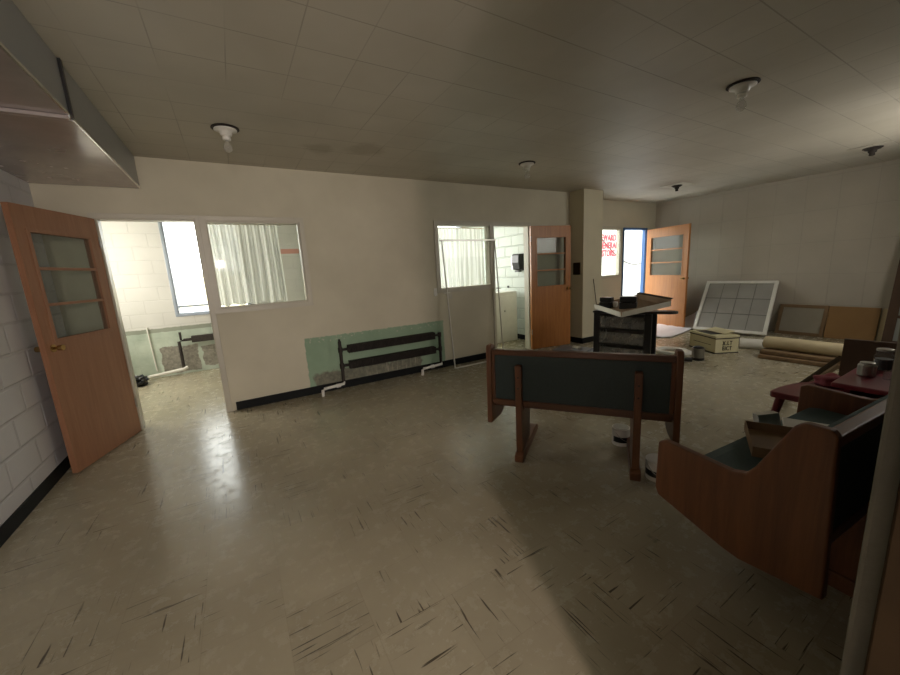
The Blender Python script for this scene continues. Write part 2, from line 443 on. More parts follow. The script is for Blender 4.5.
# near wall with the opening the view is taken from
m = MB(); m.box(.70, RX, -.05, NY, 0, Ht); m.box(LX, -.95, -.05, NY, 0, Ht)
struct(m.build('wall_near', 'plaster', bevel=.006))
m = MB(); m.box(LX, RX, -3.1, -3.0, 0, Ht); struct(m.build('wall_corridor', 'plaster'))
m = MB(); m.box(.66, .699, -.06, .0735, 0, 2.5); struct(m.build('trim_1', 'jambwood', bevel=.003))

# baseboards
bh = .095
m = MB(); m.box(-.15, 3.46, D - .012, D, 0, bh); m.box(4.33, 5.20, D - .012, D, 0, bh); struct(m.build('baseboard_back', 'basebd', bevel=.003))
m = MB(); m.box(LX, LX + .012, NY, D, 0, bh); struct(m.build('baseboard_left', 'basebd', bevel=.003))
m = MB(); m.box(5.188, 5.20, 4.268, D - .012, 0, bh); m.box(5.188, 5.70, 4.268, 4.28, 0, bh); m.box(5.69, 5.702, 4.268, D3, 0, bh); struct(m.build('baseboard_column', 'basebd'))
m = MB(); m.box(5.702, 7.12, D3 - .012, D3, 0, bh); m.box(8.1, RX, D3 - .012, D3, 0, bh); struct(m.build('baseboard_street', 'basebd'))
m = MB(); m.box(4.738, 4.75, D + .11, FY, 0, bh); struct(m.build('baseboard_room', 'basebd'))


# casings
def casing(name, x0, x1, z0, z1, y, w=.05, t=.018, dep=.13, mat='trim', sill=True, lipw=None):
    m = MB(); w2 = w
    m.box(x0 - w2, x0, y - t, y, z0 - (w if sill else 0), z1 + w); m.box(x1, x1 + w2, y - t, y, z0 - (w if sill else 0), z1 + w)
    m.box(x0, x1, y - t, y, z1, z1 + w)
    if sill: m.box(x0, x1, y - t, y, z0 - w, z0)
    # reveal lining
    e = .012
    m.box(x0, x0 + e, y, y + dep, z0, z1); m.box(x1 - e, x1, y, y + dep, z0, z1); m.box(x0 + e, x1 - e, y, y + dep, z1 - e, z1)
    if sill: m.box(x0 + e, x1 - e, y, y + dep, z0, z0 + e)
    return struct(m.build(name, mat, bevel=.002))


casing('trim_2', DL, DR_, 0, 2.05, D, .045, .014, .112, sill=False)
casing('trim_3', 3.53, 4.25, 0, 2.05, D, .045, .014, .112, sill=False)
casing('trim_4', 7.22, 8.00, 0, 2.055, D3, .03, .02, .075, 'blue', sill=False)


def pane_window(name, x0, x1, z0, z1, y, dep=.11, w=.05, bars=(), fm='trim', depth_pos=.5, outer=True):
    root = empty(name, ((x0 + x1) / 2, y, z0)); root['kind'] = 'structure'
    cx = (x0 + x1) / 2; hx = (x1 - x0) / 2; hz = z1 - z0
    m = MB()
    if outer:
        t = .016
        m.box(-hx - w, -hx, -t, 0, -w, hz + w); m.box(hx, hx + w, -t, 0, -w, hz + w); m.box(-hx, hx, -t, 0, hz, hz + w); m.box(-hx, hx, -t, 0, -w, 0)
    e = .015; m.box(-hx, -hx + e, 0, dep, 0, hz); m.box(hx - e, hx, 0, dep, 0, hz); m.box(-hx + e, hx - e, 0, dep, hz - e, hz); m.box(-hx + e, hx - e, 0, dep, 0, e)
    for kind, p in bars:
        yb = dep * depth_pos
        if kind == 'h': m.box(-hx + e, hx - e, yb - .02, yb + .02, p - z0 - .015, p - z0 + .015)
        else: m.box(p - cx - .015, p - cx + .015, yb - .02, yb + .02, e, hz - e)
    m.build('window_frame', fm, root, bevel=.002)
    yb = dep * depth_pos
    MB().box(-hx + e, hx - e, yb - .003, yb + .003, e, hz - e).build('pane', 'glass', root)
    return root


pane_window('window_1', -.15, .75, 1.14, 2.04, D)
pane_window('window_2', 2.55, 3.46, 1.145, 2.045, D)
pane_window('window_3', 6.50, 7.10, 1.11, 2.055, D3, .07)
pane_window('window_4', -.80, .20, WB, WT, FY, .2, .035, [('h', 1.07), ('v', -.31)], 'alu', .4)
pane_window('window_5', 3.2, 4.6, WB, WT, FY, .2, .035, [('h', 1.07), ('v', 3.9)], 'alu', .4)


# doors: a flush leaf with a three-light window; local x from hinge to free edge, y = thickness
def door(name, hinge, free, wdt, label, height=2.03, flip=1, knob_side=1, wscale=1.0, dm='door_r'):
    h = Vector((hinge[0], hinge[1], 0)); f = Vector((free[0], free[1], 0)); d = (f - h).normalized()
    root = empty(name, (h.x, h.y, 0.008), math.atan2(d.y, d.x)); root['kind'] = 'structure'; root['label'] = label
    t = .04; a0, a1 = .105 * wscale, wdt - .10 * wscale; b0, b1 = 1.045, 1.85
    m = MB()
    m.box(0, a0, -t / 2, t / 2, 0, height); m.box(a1, wdt, -t / 2, t / 2, 0, height); m.box(a0, a1, -t / 2, t / 2, 0, b0); m.box(a0, a1, -t / 2, t / 2, b1, height)
    m.build('leaf', dm, root)
    m = MB(); e = .018
    for s in (-1, 1):
        ya, yb = sorted((s * t / 2, s * (t / 2 + .006)))
        m.box(a0 - e, a0 + .008, ya, yb, b0 - e, b1 + e); m.box(a1 - .008, a1 + e, ya, yb, b0 - e, b1 + e)
        m.box(a0 + .008, a1 - .008, ya, yb, b0 - e, b0 + .008); m.box(a0 + .008, a1 - .008, ya, yb, b1 - .008, b1 + e)
    m.build('glazing_bead', dm, root, bevel=.002)
    for k in (1, 2):
        z = b0 + (b1 - b0) * k / 3
        MB().box(a0, a1, -t / 2, t / 2, z - .011, z + .011).build('muntin', dm, root, bevel=.002)
    MB().box(a0, a1, -.003, .003, b0, b1).build('pane', 'doorglass', root)
    for z in (.25, 1.78):
        MB().tube([(0.0, knob_side * (t / 2 + .004), z), (0.0, knob_side * (t / 2 + .004), z + .09)], .007).build('hinge', 'tin', root)
    kx = wdt - .06
    for s in (-1, 1):
        m = MB(); m.tube([(kx, s * t / 2, .99), (kx, s * (t / 2 + .006), .99)], .03, 20)
        m.tube([(kx, s * (t / 2 + .006), .99), (kx, s * (t / 2 + .04), .99)], .010, 12)
        m.tube([(kx, s * (t / 2 + .034), .99), (kx, s * (t / 2 + .042), .99), (kx, s * (t / 2 + .055), .99), (kx, s * (t / 2 + .066), .99)], .020, 20, r2=.022)
        m.build('door_knob', 'brass', root, smooth=False, bevel=.004)
    return root


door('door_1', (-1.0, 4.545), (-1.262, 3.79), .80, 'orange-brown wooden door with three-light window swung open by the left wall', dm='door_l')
door('door_2', (4.245, 4.545), (4.995, 4.415), .79, 'orange-brown wooden door swung flat against the wall beside the column', knob_side=-1)
door('door_3', (7.985, 4.85), (7.69, 3.84), 1.055, 'orange-brown wooden door swung open beside the blue door frame in the far corner', wscale=1.15)

# outside
struct(MB().box(-30, 40, FY + .2, 45, -.25, -.15).build('ground', 'snow'))
struct(MB().box(4.9, 40, D3 + .15, FY + .2, -.25, -.15).build('ground_street', 'snow'))


# neighbouring building across the street, with its lettering and a cable
nb = empty('building', (10.5, 8.8, -.15))
tag(nb, 'pale neighbouring building with red store lettering seen through the street door', 'building')
m = MB(); m.box(-4.5, 5.5, 0, .3, 0, 5.0); m.build('wall', 'siding', nb)
m = MB()
for k in range(18): m.box(-4.5, 5.5, -.012, 0, .2 + k * .25, .2 + k * .25 + .012)
m.build('siding_strip', 'siding', nb)
red = simple('red_letter_paint', rgb(170, 8, 36), 0.6, 0.08, 10)


def text_mesh(name, body, size, mat, parent, loc, rot, extrude=.004, align='CENTER', sx=1.0, bold=0.0, spacing=1.0):
    cu = bpy.data.curves.new(name, 'FONT'); cu.body = body; cu.size = size; cu.extrude = extrude; cu.align_x = align; cu.align_y = 'CENTER'
    cu.offset = bold; cu.space_character = spacing
    tmp = bpy.data.objects.new(name + '_tmp', cu); COL.objects.link(tmp)
    bpy.context.view_layer.update()
    me = bpy.data.meshes.new_from_object(tmp.evaluated_get(bpy.context.evaluated_depsgraph_get()))
    bpy.data.objects.remove(tmp); bpy.data.curves.remove(cu)
    o = bpy.data.objects.new(name, me); COL.objects.link(o); me.materials.clear(); me.materials.append(mat)
    o.parent = parent; o.location = loc; o.rotation_euler = rot; o.scale = (sx, 1, 1)
    return o


for i, (b, z, xx) in enumerate((('SEWARD', 2.24, 11.99), ('GENERAL', 1.965, 12.045), ('STORE.', 1.69, 12.08))):
    text_mesh('lettering', b, .32, red, nb, (xx - 10.5, -.016, z + .15), (PI / 2, 0, 0), .004, sx=.72, bold=.009, spacing=1.08)
m = MB(); pts = [(11.6 + 4.3 * i / 24, 8.782, 2.25 - 1.02 * math.sin(PI * i / 24)) for i in range(25)]
tag(m.tube(pts, .0175, 8).build('overhead_cable', 'black'), 'dark sagging cable crossing in front of the pale building outside', 'cable')

lb_ = empty('garage', (-2.0, 15.0, -.15)); tag(lb_, 'low cream clad building seen outside the left rear window', 'building')
MB().box(-9, 9, 0, .4, 0, 1.95).build('wall', simple('cream_cladding', rgb(214, 202, 170), .8, .05, 1), lb_)
m = MB()
for k in range(6): m.box(-9, 9, -.03, 0, .3 + k * .3, .33 + k * .3)
m.build('siding_strip', 'siding', lb_)

# curtains behind the two partition panes
def lace_mat():
    t = NT('lace_curtain'); t.n.remove(t.b)
    x, y, z = t.sep()
    n = t.noise(1.0, 3, 0.6, t.mapping((60, 1, 90)))
    hole = t.ramp(n, [(0.42, 0.0), (0.68, 0.08)])
    tr = t.n.new('ShaderNodeBsdfTransparent'); tl = t.n.new('ShaderNodeBsdfTranslucent'); df = t.n.new('ShaderNodeBsdfDiffuse')
    tl.inputs[0].default_value = (0.80, 0.80, 0.76, 1); df.inputs[0].default_value = (0.86, 0.86, 0.83, 1)
    a = t.n.new('ShaderNodeMixShader'); a.inputs[0].default_value = .4; t.link(tl.outputs[0], a.inputs[1]); t.link(df.outputs[0], a.inputs[2])
    b = t.n.new('ShaderNodeMixShader'); t.link(hole, b.inputs[0]); t.link(a.outputs[0], b.inputs[1]); t.link(tr.outputs[0], b.inputs[2])
    t.link(b.outputs[0], t.out.inputs[0])
    return t.m


M['lace'] = lace_mat()


def curtain(name, x0, x1, z0, z1, y, folds, label, seed, top_rag=0.0):
    rnd = random.Random(seed); root = empty(name, ((x0 + x1) / 2, y, z0)); tag(root, label, 'curtain')
    cx = (x0 + x1) / 2; n = 180; rows = 14; m = MB(); g = []
    ph = [rnd.uniform(0, 6.3) for _ in range(4)]
    for j in range(rows + 1):
        v = j / rows; row = []
        for i in range(n + 1):
            u = i / n; am = .012 + .02 * (1 - v)
            yy = am * math.sin(u * folds * 2 * PI + ph[0] + .5 * math.sin(3 * v + ph[1])) + .010 * math.sin(u * folds * 4.7 * PI + ph[2]) + .004 * math.sin(u * folds * 13 + ph[3])
            xx = x0 + (x1 - x0) * (u + .01 * math.sin(u * 9 + v * 2)) - cx
            row.append(m.bm.verts.new((xx, yy, (z1 - z0) * v + (0.01 * math.sin(u * 31) if j == 0 else 0))))
        g.append(row)
    for a, b in zip(g, g[1:]):
        for i in range(n): m.bm.faces.new((a[i], a[i + 1], b[i + 1], b[i]))
    m.build('lace_panel', 'lace', root, smooth=True)
    MB().tube([(x0 - cx - .03, 0, z1 - z0 + .004), (x1 - cx + .03, 0, z1 - z0 + .004)], .006, 8).build('curtain_rod', 'brass', root)


curtain('lace_curtain', -.20, .55, 1.16, 2.035, D + .20, 9, 'white lace curtain behind the left partition window', 3)
curtain('lace_curtain.001', 2.62, 3.47, 1.12, 2.02, D + .20, 8, 'pale pleated lace curtain behind the partition window beside the open middle door', 5)

M['bead'] = simple('polished_metal_bead', rgb(235, 235, 235), .18, .03, 5, 1.0)
# ------------------------------------------------------------------ duct along the left wall
dx = -.618; dz = 2.325
duct = empty('air_duct', (-1.0, 2.2, dz)); tag(duct, 'grey painted boxed duct running along the ceiling above the left wall', 'duct')


def dbox(m, x0, x1, y0, y1, z0, z1): return m.box(x0 + 1.0, x1 + 1.0, y0 - 2.2, y1 - 2.2, z0 - dz, z1 - dz)


def ductmat():
    t = NT('scuffed_lit_duct_underside'); x, y, z = t.sep()
    n = t.noise(1.6, 4); t.base(t.ramp(n, [(0.35, rgb(170, 160, 158)), (0.65, rgb(196, 186, 184))]))  # paler pinkish base carries the reflected light; the scuffing is in roughness and bump
    t.b.inputs['Metallic'].default_value = .45
    t.rough(t.ramp(t.noise(2.2, 5), [(0.35, 0.14), (0.65, 0.30)])); t.bump(t.noise(4, 5), 0.35, 0.015)
    return t.m


M['ductunder'] = ductmat()
for a, b in ((NY + .01, 2.83), (2.845, D - .005)):
    m = MB(); dbox(m, LX + .004, dx, a, b, dz + .008, Ht - .002); o = m.build('duct_section', 'duct', duct)
    m = MB(); dbox(m, LX + .004, dx - .004, a, b, dz, dz + .0079); m.build('underside_panel', 'ductunder', duct)
    m = MB(); dbox(m, dx + .0005, dx + .009, a, b, dz - .006, dz + .008); m.build('corner_bead', M['bead'], duct)
m = MB(); dbox(m, LX + .01, dx - .001, 2.832, 2.843, dz + .01, Ht - .01); m.build('seam', 'black', duct)
m = MB(); dbox(m, LX + .01, dx + .002, 2.80, 2.83, dz - .02, dz - .001); dbox(m, LX + .01, dx + .002, 2.85, 2.865, dz - .015, dz - .001); m.build('joint_strip', 'ductunder', duct, bevel=.003)
m = MB(); m.box(dx + 1.001, dx + 1.014, 2.826 - 2.2, 2.85 - 2.2, -.006, .28); m.build('seam_cover', 'black', duct)

# ------------------------------------------------------------------ ceiling lamps
def lamp(x, y, label, bulb=True, plate=False, name='ceiling_lamp', s=1.0):
    r = empty(name, (x, y, Ht - .001)); tag(r, label, 'lamp')
    if plate: MB().box(-.20, .20, -.18, .18, -.008, 0).build('cover_panel', 'ceil', r, bevel=.002)
    z = -.008 if plate else 0
    MB().lathe([(.098 * s, z), (.100 * s, z - .006), (.094 * s, z - .010)]).build('rim_ring', 'iron', r); z -= .0101
    m = MB(); m.lathe([(.080 * s, z), (.082 * s, z - .008), (.070 * s, z - .014), (.046 * s, z - .018), (.042 * s, z - .040), (.03 * s, z - .05)]); m.build('lamp_base', 'white' if not plate else 'iron', r, smooth=True)
    m = MB(); m.lathe([(.028 * s, z - .0505), (.030 * s, z - .075), (.022 * s, z - .08)]); m.build('socket', 'white' if bulb else 'iron', r, smooth=True)
    if bulb: m = MB(); m.lathe([(.013, z - .0805), (.016, z - .095), (.028, z - .115), (.033, z - .135), (.028, z - .155), (.012, z - .166)]); m.build('bulb', M['bulbglass'], r, smooth=True)
    return r


lamp(.124, 3.555, 'round ceiling lamp fitting nearest the left duct with a bare bulb')
lamp(3.204, 3.465, 'round ceiling lamp fitting with bare bulb above the middle door')
lamp(3.348, 1.378, 'largest ceiling lamp fitting with clear bulb, over the centre bench')
lamp(6.666, 3.581, 'small dark socket on a square ceiling patch before the far corner', False, True, s=.8)
lamp(6.974, 1.438, 'small dark socket on a ceiling patch near the right wall', False, True, s=.9)

# ------------------------------------------------------------------ wall heater in the patch of green
ht = empty('finned_radiator', (1.74, D, 0)); tag(ht, 'rusty black two-row finned pipe radiator on the green wall patch', 'radiator')
X = lambda x: x - 1.74
for x0, x1, z in ((1.13, 2.36, .515), (1.13, 2.36, .31)):
    m = MB()
    n = 62
    for i in range(n):
        xa = X(x0) + (x1 - x0) * i / n; m.box(xa, xa + .009, -.135, -.045, z - .048, z + .048)
    m.build('fin_row', 'iron', ht)
    MB().tube([(X(x0 - .10), -.09, z), (X(x1 + .09), -.09, z)], .017).build('pipe', 'iron', ht)
MB().tube([(X(1.035), -.09, .09), (X(1.035), -.09, .60)], .020).build('riser', 'iron', ht)
MB().tube([(X(2.44), -.09, .10), (X(2.44), -.09, .515)], .020).build('riser', 'iron', ht)
for x, z in ((1.035, .515), (1.035, .31), (2.44, .515), (2.44, .31)):
    MB().tube([(X(x), -.09, z - .032), (X(x), -.09, z + .032)], .028).build('pipe_fitting', 'iron', ht, bevel=.004)
MB().lathe([(.02, 0), (.02, .02), (.012, .03), (.012, .05)], (X(1.035), -.09, .60)).build('air_valve', 'iron', ht)
MB().tube([(X(1.035), -.09, .11), (X(1.03), -.12, .09), (X(.78), -.16, .085), (X(.76), -.165, .075), (X(.755), -.165, .0)], .018).build('white_pipe', 'white', ht)
MB().tube([(X(2.44), -.09, .11), (X(2.435), -.12, .09), (X(2.12), -.16, .085), (X(2.10), -.165, .075), (X(2.095), -.165, .0)], .018).build('white_pipe', 'white', ht)
for x in (.93, 2.25):
    MB().tube([(X(x), -.142, .087), (X(x + .05), -.135, .087)], .026).build('pipe_fitting', 'white', ht, bevel=.003)

# leaning tube frame
fr = empty('tube_frame', (3.05, 4.45, 0)); tag(fr, 'tall white metal tube frame leaning on the partition left of the middle door', 'frame')
P = lambda x, y, z: Vector((x - 3.05, y - 4.45, z))
BL, BR, TL, TR = P(2.60, 4.37, .013), P(3.50, 4.37, .013), P(2.60, 4.557, 1.815), P(3.53, 4.557, 1.815)
MB().tube([BL, TL], .010).build('upright', 'white', fr); MB().tube([BR, TR], .010).build('upright', 'white', fr)
MB().tube([BL, BR], .012).build('bottom_rail', 'white', fr)
m = MB(); m.box(TL.x - .03, TR.x + .03, TL.y - .012, TL.y + .010, TL.z, TL.z + .022); m.build('top_rail', 'tin', fr, bevel=.003)
for a, b in ((BL, TL), (BR, TR)):
    p = a + (b - a) * .60; MB().tube([p + Vector((-.05, 0, 0)), p + Vector((.05, 0, 0))], .007, 8).build('side_peg', 'white', fr)
o = MB().box(2.66, 2.74, D - .004, D - .001, 1.00, 1.075).build('paper_label', 'cardwhite'); tag(o, 'small white paper label stuck below the middle partition window', 'label')
o = MB().box(2.44, 2.49, D - .012, D - .001, 1.06, 1.17).build('light_switch', 'white', bevel=.003); tag(o, 'small white light switch plate left of the middle partition window', 'switch')

# wooden thermostat box on the column
o = MB().box(5.165, 5.199, 4.33, 4.47, 1.21, 1.42).build('wall_box', 'jambwood', bevel=.008); tag(o, 'small brown box mounted on the shaded side of the column', 'box')
MB().tube([(5.60, 4.20, .0), (5.45, 4.262, 1.12)], .006, 8).build('thin_rod', 'iron'); tag(bpy.data.objects['thin_rod'], 'thin dark rod leaning against the front of the column', 'rod')

# ------------------------------------------------------------------ rear rooms
tb = empty('towel_dispenser', (4.748, 5.34, 1.48)); tag(tb, 'dark plastic paper towel dispenser on the white block wall beyond the middle door', 'dispenser')
m = MB(); m.prism([(-.002, -.10, -.15), (-.12, -.10, -.13), (-.15, -.10, 0), (-.14, -.10, .14), (-.12, -.10, .16), (-.002, -.10, .16)], (0, .20, 0)); m.build('housing', 'black', tb, bevel=.012)
m = MB(); m.box(-.11, -.002, .1015, .15, -.12, .13); m.build('side_panel', 'tin', tb, bevel=.004)
m = MB(); m.box(-.11, -.04, -.06, .06, -.175, -.145); m.build('paper_outlet', 'black', tb, bevel=.006)
cb = empty('utility_cabinet', (4.12, 5.35, 0)); tag(cb, 'low white cabinet standing in the room beyond the middle door', 'cabinet')
m = MB(); m.box(-.35, .52, 0, .35, .0, .95); m.build('body', 'white', cb, bevel=.012)
m = MB(); m.box(-.31, .48, -.014, -.0005, .05, .88); m.build('front_panel', 'white', cb, bevel=.004)
m = MB(); m.tube([(.2, -.014, .6), (.2, -.035, .6)], .012); m.build('knob', 'tin', cb)
o = MB().tube([(4.749, 5.72, 1.02), (4.725, 5.72, 1.02)], .022).build('pipe_stub', 'black'); tag(o, 'small black pipe stub in the white block wall above the low cabinet', 'pipe')

hp = empty('heating_pipe', (-.8, FY, 0)); tag(hp, 'old heating pipework left at the foot of the far wall through the left doorway', 'pipe')
m = MB(); m.tube([(-.05, -.08, .10), (-.05, -.08, .53), (.02, -.08, .55), (.28, -.08, .55)], .022); m.build('riser', 'iron', hp)
m = MB(); m.box(.12, 1.5, -.13, -.03, .50, .60); m.build('fin_row', 'iron', hp, bevel=.004)
m = MB(); m.tube([(-.02, -.08, .55), (-.02, -.08, .68)], .016); m.build('air_valve', 'iron', hp)
m = MB(); m.tube([(-.5, -.14, .05), (-.05, -.10, .09), (.0, -.08, .11)], .025); m.build('white_pipe', 'white', hp)
m = MB(); m.tube([(-.40, -.015, .1), (-.42, -.015, .80)], .009, 8); m.build('conduit', 'white', hp)
m = MB(); m.tube([(.55, -.03, .56), (.56, -.03, .80)], .026, 8); m.build('vent_pipe', 'iron', hp)
# dark clump behind the left jamb
m = MB(); rn = random.Random(4)
bmesh.ops.create_icosphere(m.bm, subdivisions=3, radius=.11)
for v in m.bm.verts:
    v.co *= 1 + rn.uniform(-.22, .22); v.co.z = max(v.co.z * .75, -.068)
    v.co += Vector((-1.36, 6.72, .07))
o = m.build('rag_bundle', 'black'); tag(o, 'dark crumpled bundle on the floor by the left doorway jamb', 'bundle')


# ------------------------------------------------------------------ pews (benches)
def make_pew(label, loc, u, L, legs, name='bench', back_lean=.0, tail=True):
    r = empty(name, (loc[0], loc[1], 0), math.atan2(u[1], u[0])); tag(r, label, 'bench')
    t = .038
    prof = [(-.005, .265), (.015, .84), (.03, .858), (.095, .858), (.12, .842), (.215, .645), (.245, .602), (.29, .588), (.555, .604), (.585, .588), (.59, .36), (.575, .325), (.30, .245), (.24, .235)]
    for x in (0, L - t):
        MB().prism([(x, y, z) for y, z in prof], (t, 0, 0)).build('end_panel', 'pew', r, bevel=.008, seg=3)
    x0, x1 = t + .001, L - t - .001
    # back: frame and vinyl panel, leaning slightly
    def by(z): return .022
    def slab(xa, xb, za, zb, yo, th): return MB().prism([(xa, by(za) + yo, za), (xa, by(zb) + yo, zb), (xa, by(zb) + yo + th, zb), (xa, by(za) + yo + th, za)], (xb - xa, 0, 0))
    slab(x0, x1, .785, .827, 0, .045).build('top_rail', 'pewh', r, bevel=.006)
    slab(x0, x1, .415, .450, 0, .045).build('bottom_rail', 'pewh', r, bevel=.005)
    slab(x0, x0 + .022, .451, .784, 0.002, .04).build('stile', 'pew', r, bevel=.003); slab(x1 - .022, x1, .451, .784, 0.002, .04).build('stile', 'pew', r, bevel=.003)
    slab(x0 + .023, x1 - .023, .451, .784, .010, .028).build('back_panel', 'green', r)
    slab(x0 + .03, x1 - .03, .47, .79, .046, .05).build('back_cushion', 'seatgreen', r, bevel=.02, seg=3)
    # seat
    MB().box(x0, x1, .06, .52, .385, .412).build('seat_board', 'pewh', r, bevel=.003)
    m = MB(); pr = [(.08, .413), (.50, .413), (.535, .42), (.545, .445), (.53, .468), (.48, .478), (.30, .472), (.10, .462)]
    m.prism([(x0 + .002, y, z) for y, z in pr], (x1 - x0 - .004, 0, 0)); m.build('seat_cushion', 'seatgreen', r, bevel=.006)
    for s in legs:
        lg = MB().prism([(s - .022, .0, .072), (s - .022, .02, .384), (s - .022, .30, .384), (s - .022, .24, .072)], (.044, 0, 0)).build('leg', 'pew', r, bevel=.005)
        MB().prism([(s - .022, -.030, .072), (s - .022, -.030, .722), (s - .022, by(.735) - .002, .722), (s - .022, by(.42) - .002, .42), (s - .022, by(.42) - .002, .30), (s - .022, -.001, .072)], (.044, 0, 0)).build('back_strut', 'pew', r, bevel=.004)
        MB().prism([(s - .032, -.05, 0), (s - .032, -.05, .055), (s - .032, -.02, .071), (s - .032, .50, .071), (s - .032, .56, .045), (s - .032, .56, 0)], (.064, 0, 0)).build('foot', 'pew', r, bevel=.006)
        for z in (.56, .64): MB().tube([(s, -.02, z), (s, -.034, z)], .006, 8).build('screw', 'iron', r)
    return r


u1 = Vector((.588, -.809, 0)).normalized(); n1 = Vector((.809, .588, 0))
o1 = Vector((1.604, 1.909, 0)) - u1 * .215 + n1 * .05
make_pew('wooden bench seen from behind with dark green back panel, in the middle of the room', o1, u1, 1.245, (.245, 1.005))
u2 = Vector((.997, -.075, 0)).normalized()
make_pew('wooden bench with curved end panel and green seat along the near right wall', Vector((1.535, .285, 0)), u2, 1.40, (.5, 1.15), name='bench.001')

# ------------------------------------------------------------------ things on and by the benches
def frame_at(o, u):          # local frame helper: origin, x axis
    u = Vector((u[0], u[1], 0)).normalized(); return lambda x, y, z=0: (o[0] + u.x * x - u.y * y, o[1] + u.y * x + u.x * y, z)


bx = empty('cardboard_carton', (2.17, .63, .480), .45); tag(bx, 'flattened brown cardboard carton lying open on the near bench seat', 'carton')
MB().box(-.16, .16, -.10, .10, 0, .008).build('carton_bottom', 'cardboard', bx)
m = MB(); m.box(-.16, .16, -.104, -.10, 0, .05); m.box(-.16, .16, .10, .104, 0, .05); m.box(-.164, -.16, -.104, .104, 0, .05); m.box(.16, .164, -.104, .104, 0, .05); m.build('carton_side', 'cardboard', bx)

sh = MB().pbox((2.42, .46, .481), (.22, .08, .0), (-.07, .19, .0), (0, 0, .012)).build('folded_paper', 'cardwhite', bevel=.003); tag(sh, 'folded pale paper lying on the near bench seat behind the carton', 'paper')
sh = MB().pbox((2.32, .74, .480), (.12, -.05, .0), (.01, .02, .075), (.012, .03, 0)).build('grey_booklet', 'tin'); tag(sh, 'small grey booklet propped on the near bench seat', 'booklet')


def can(x, y, label, r=.083, h=.185, name='paint_can', rz=0.0, tilt=0.0, lid='tin'):
    e = empty(name, (x, y, 0), rz); tag(e, label, 'can')
    m = MB(); m.lathe([(r, 0), (r * 1.02, .004), (r, .010), (r, h - .012), (r * 1.03, h - .006), (r * 1.03, h)], seg=28); m.build('can_body', 'white', e, smooth=False)
    m = MB(); m.lathe([(r * .88, h + .0005), (r * .90, h + .003), (r * .78, h + .003)], seg=28); m.build('lid', lid, e)
    m = MB(); pts = arc(0, 0, r + .0012, PI * .9, PI * 1.75, 12)
    for (a, b), (c, d) in zip(pts, pts[1:]):
        m.bm.faces.new([m.bm.verts.new(p) for p in ((a, b, .03), (c, d, .03), (c, d, h * .55), (a, b, h * .55))])
    m.build('label', 'black', e)
    m = MB(); m.tube([(r * 1.02 * math.cos(t), r * 1.02 * math.sin(t), h * .8 - .5 * h * math.sin((t - PI) )) for t in [PI + PI * i / 10 for i in range(11)]], .0025, 6); m.build('wire_handle', 'tin', e)
    return e


can(2.455, 1.64, 'white paint can with black label standing under the back of the centre bench', r=.064, h=.135)
can(2.225, 1.215, 'white paint can beside the right foot of the centre bench', r=.072, h=.13, name='paint_can.001', rz=-.5, lid='white')

# step table with jars, near wall
st = empty('step_table', (3.15, .14, 0)); tag(st, 'maroon two-level side table with rounded lower top beyond the near bench', 'table')
pts = [(0, .0), (0, .83), (.02, .842), (.12, .838), (.24, .822), (.36, .79), (.46, .745), (.54, .68), (.60, .59), (.63, .48), (.64, 0)]
MB().prism([(x, y, .41) for x, y in pts], (0, 0, .042)).build('lower_top', 'maroon', st, bevel=.008)
MB().box(-.06, .66, .0, .53, .575, .605).build('upper_top', 'maroon', st, bevel=.008)
for y in (.03, .46): MB().box(.02, .60, y, y + .025, .452, .574).build('side_support', 'maroon', st, bevel=.003)
for x, y, dx_, dy in ((.10, .80, .06, .09), (.46, .60, .06, .08), (.10, .1, -.03, -.03), (.60, .1, .05, -.03)):
    MB().tube([(x, y, .409), (x + dx_, y + dy, 0)], .028, 14, r2=.015).build('leg', 'maroon', st)


def jar(x, y, label, r=.04, h=.10, z=.605, lid=None, name='glass_jar', mat='jar', cat='jar'):
    e = empty(name, (x, y, z + .0005)); tag(e, label, cat)
    m = MB(); m.lathe([(r * .92, 0), (r, .006), (r, h * .78), (r * .82, h * .88), (r * .82, h)], seg=24); m.build('jar_body', mat, e, bevel=.002)
    if lid:
        m = MB(); m.lathe([(r * .88, h + .0005), (r * .88, h + .014), (r * .8, h + .016)], seg=24); m.build('lid', lid, e)
    if mat == 'jar' and h > .1:
        MB().lathe([(r * .85, .008), (r * .9, .014), (r * .9, h * .6)], seg=20).build('dark_contents', 'black', e)
    return e


jar(3.40, .585, 'open tin can standing at the front left of the maroon table', .042, .088, mat='tin', name='tin_can', cat='can')
jar(3.62, .555, 'clear glass jar with dark contents behind the open tin can on the maroon table', .045, .13, lid='tin')
jar(3.38, .49, 'small glass tumbler at the front edge of the maroon table', .022, .05, name='glass_tumbler', cat='glass')
jar(3.66, .45, 'dark jar at the right edge of the maroon table top', .045, .10, lid='tin', mat='black', name='dark_jar')
o = MB().pbox((3.86, .81, .0), (.03, -.70, 0), (.06, .0, .74), (.02, 0, 0)).build('wooden_board', M['darkboard']); tag(o, 'dark brown panel standing behind the jars on the maroon table', 'board')

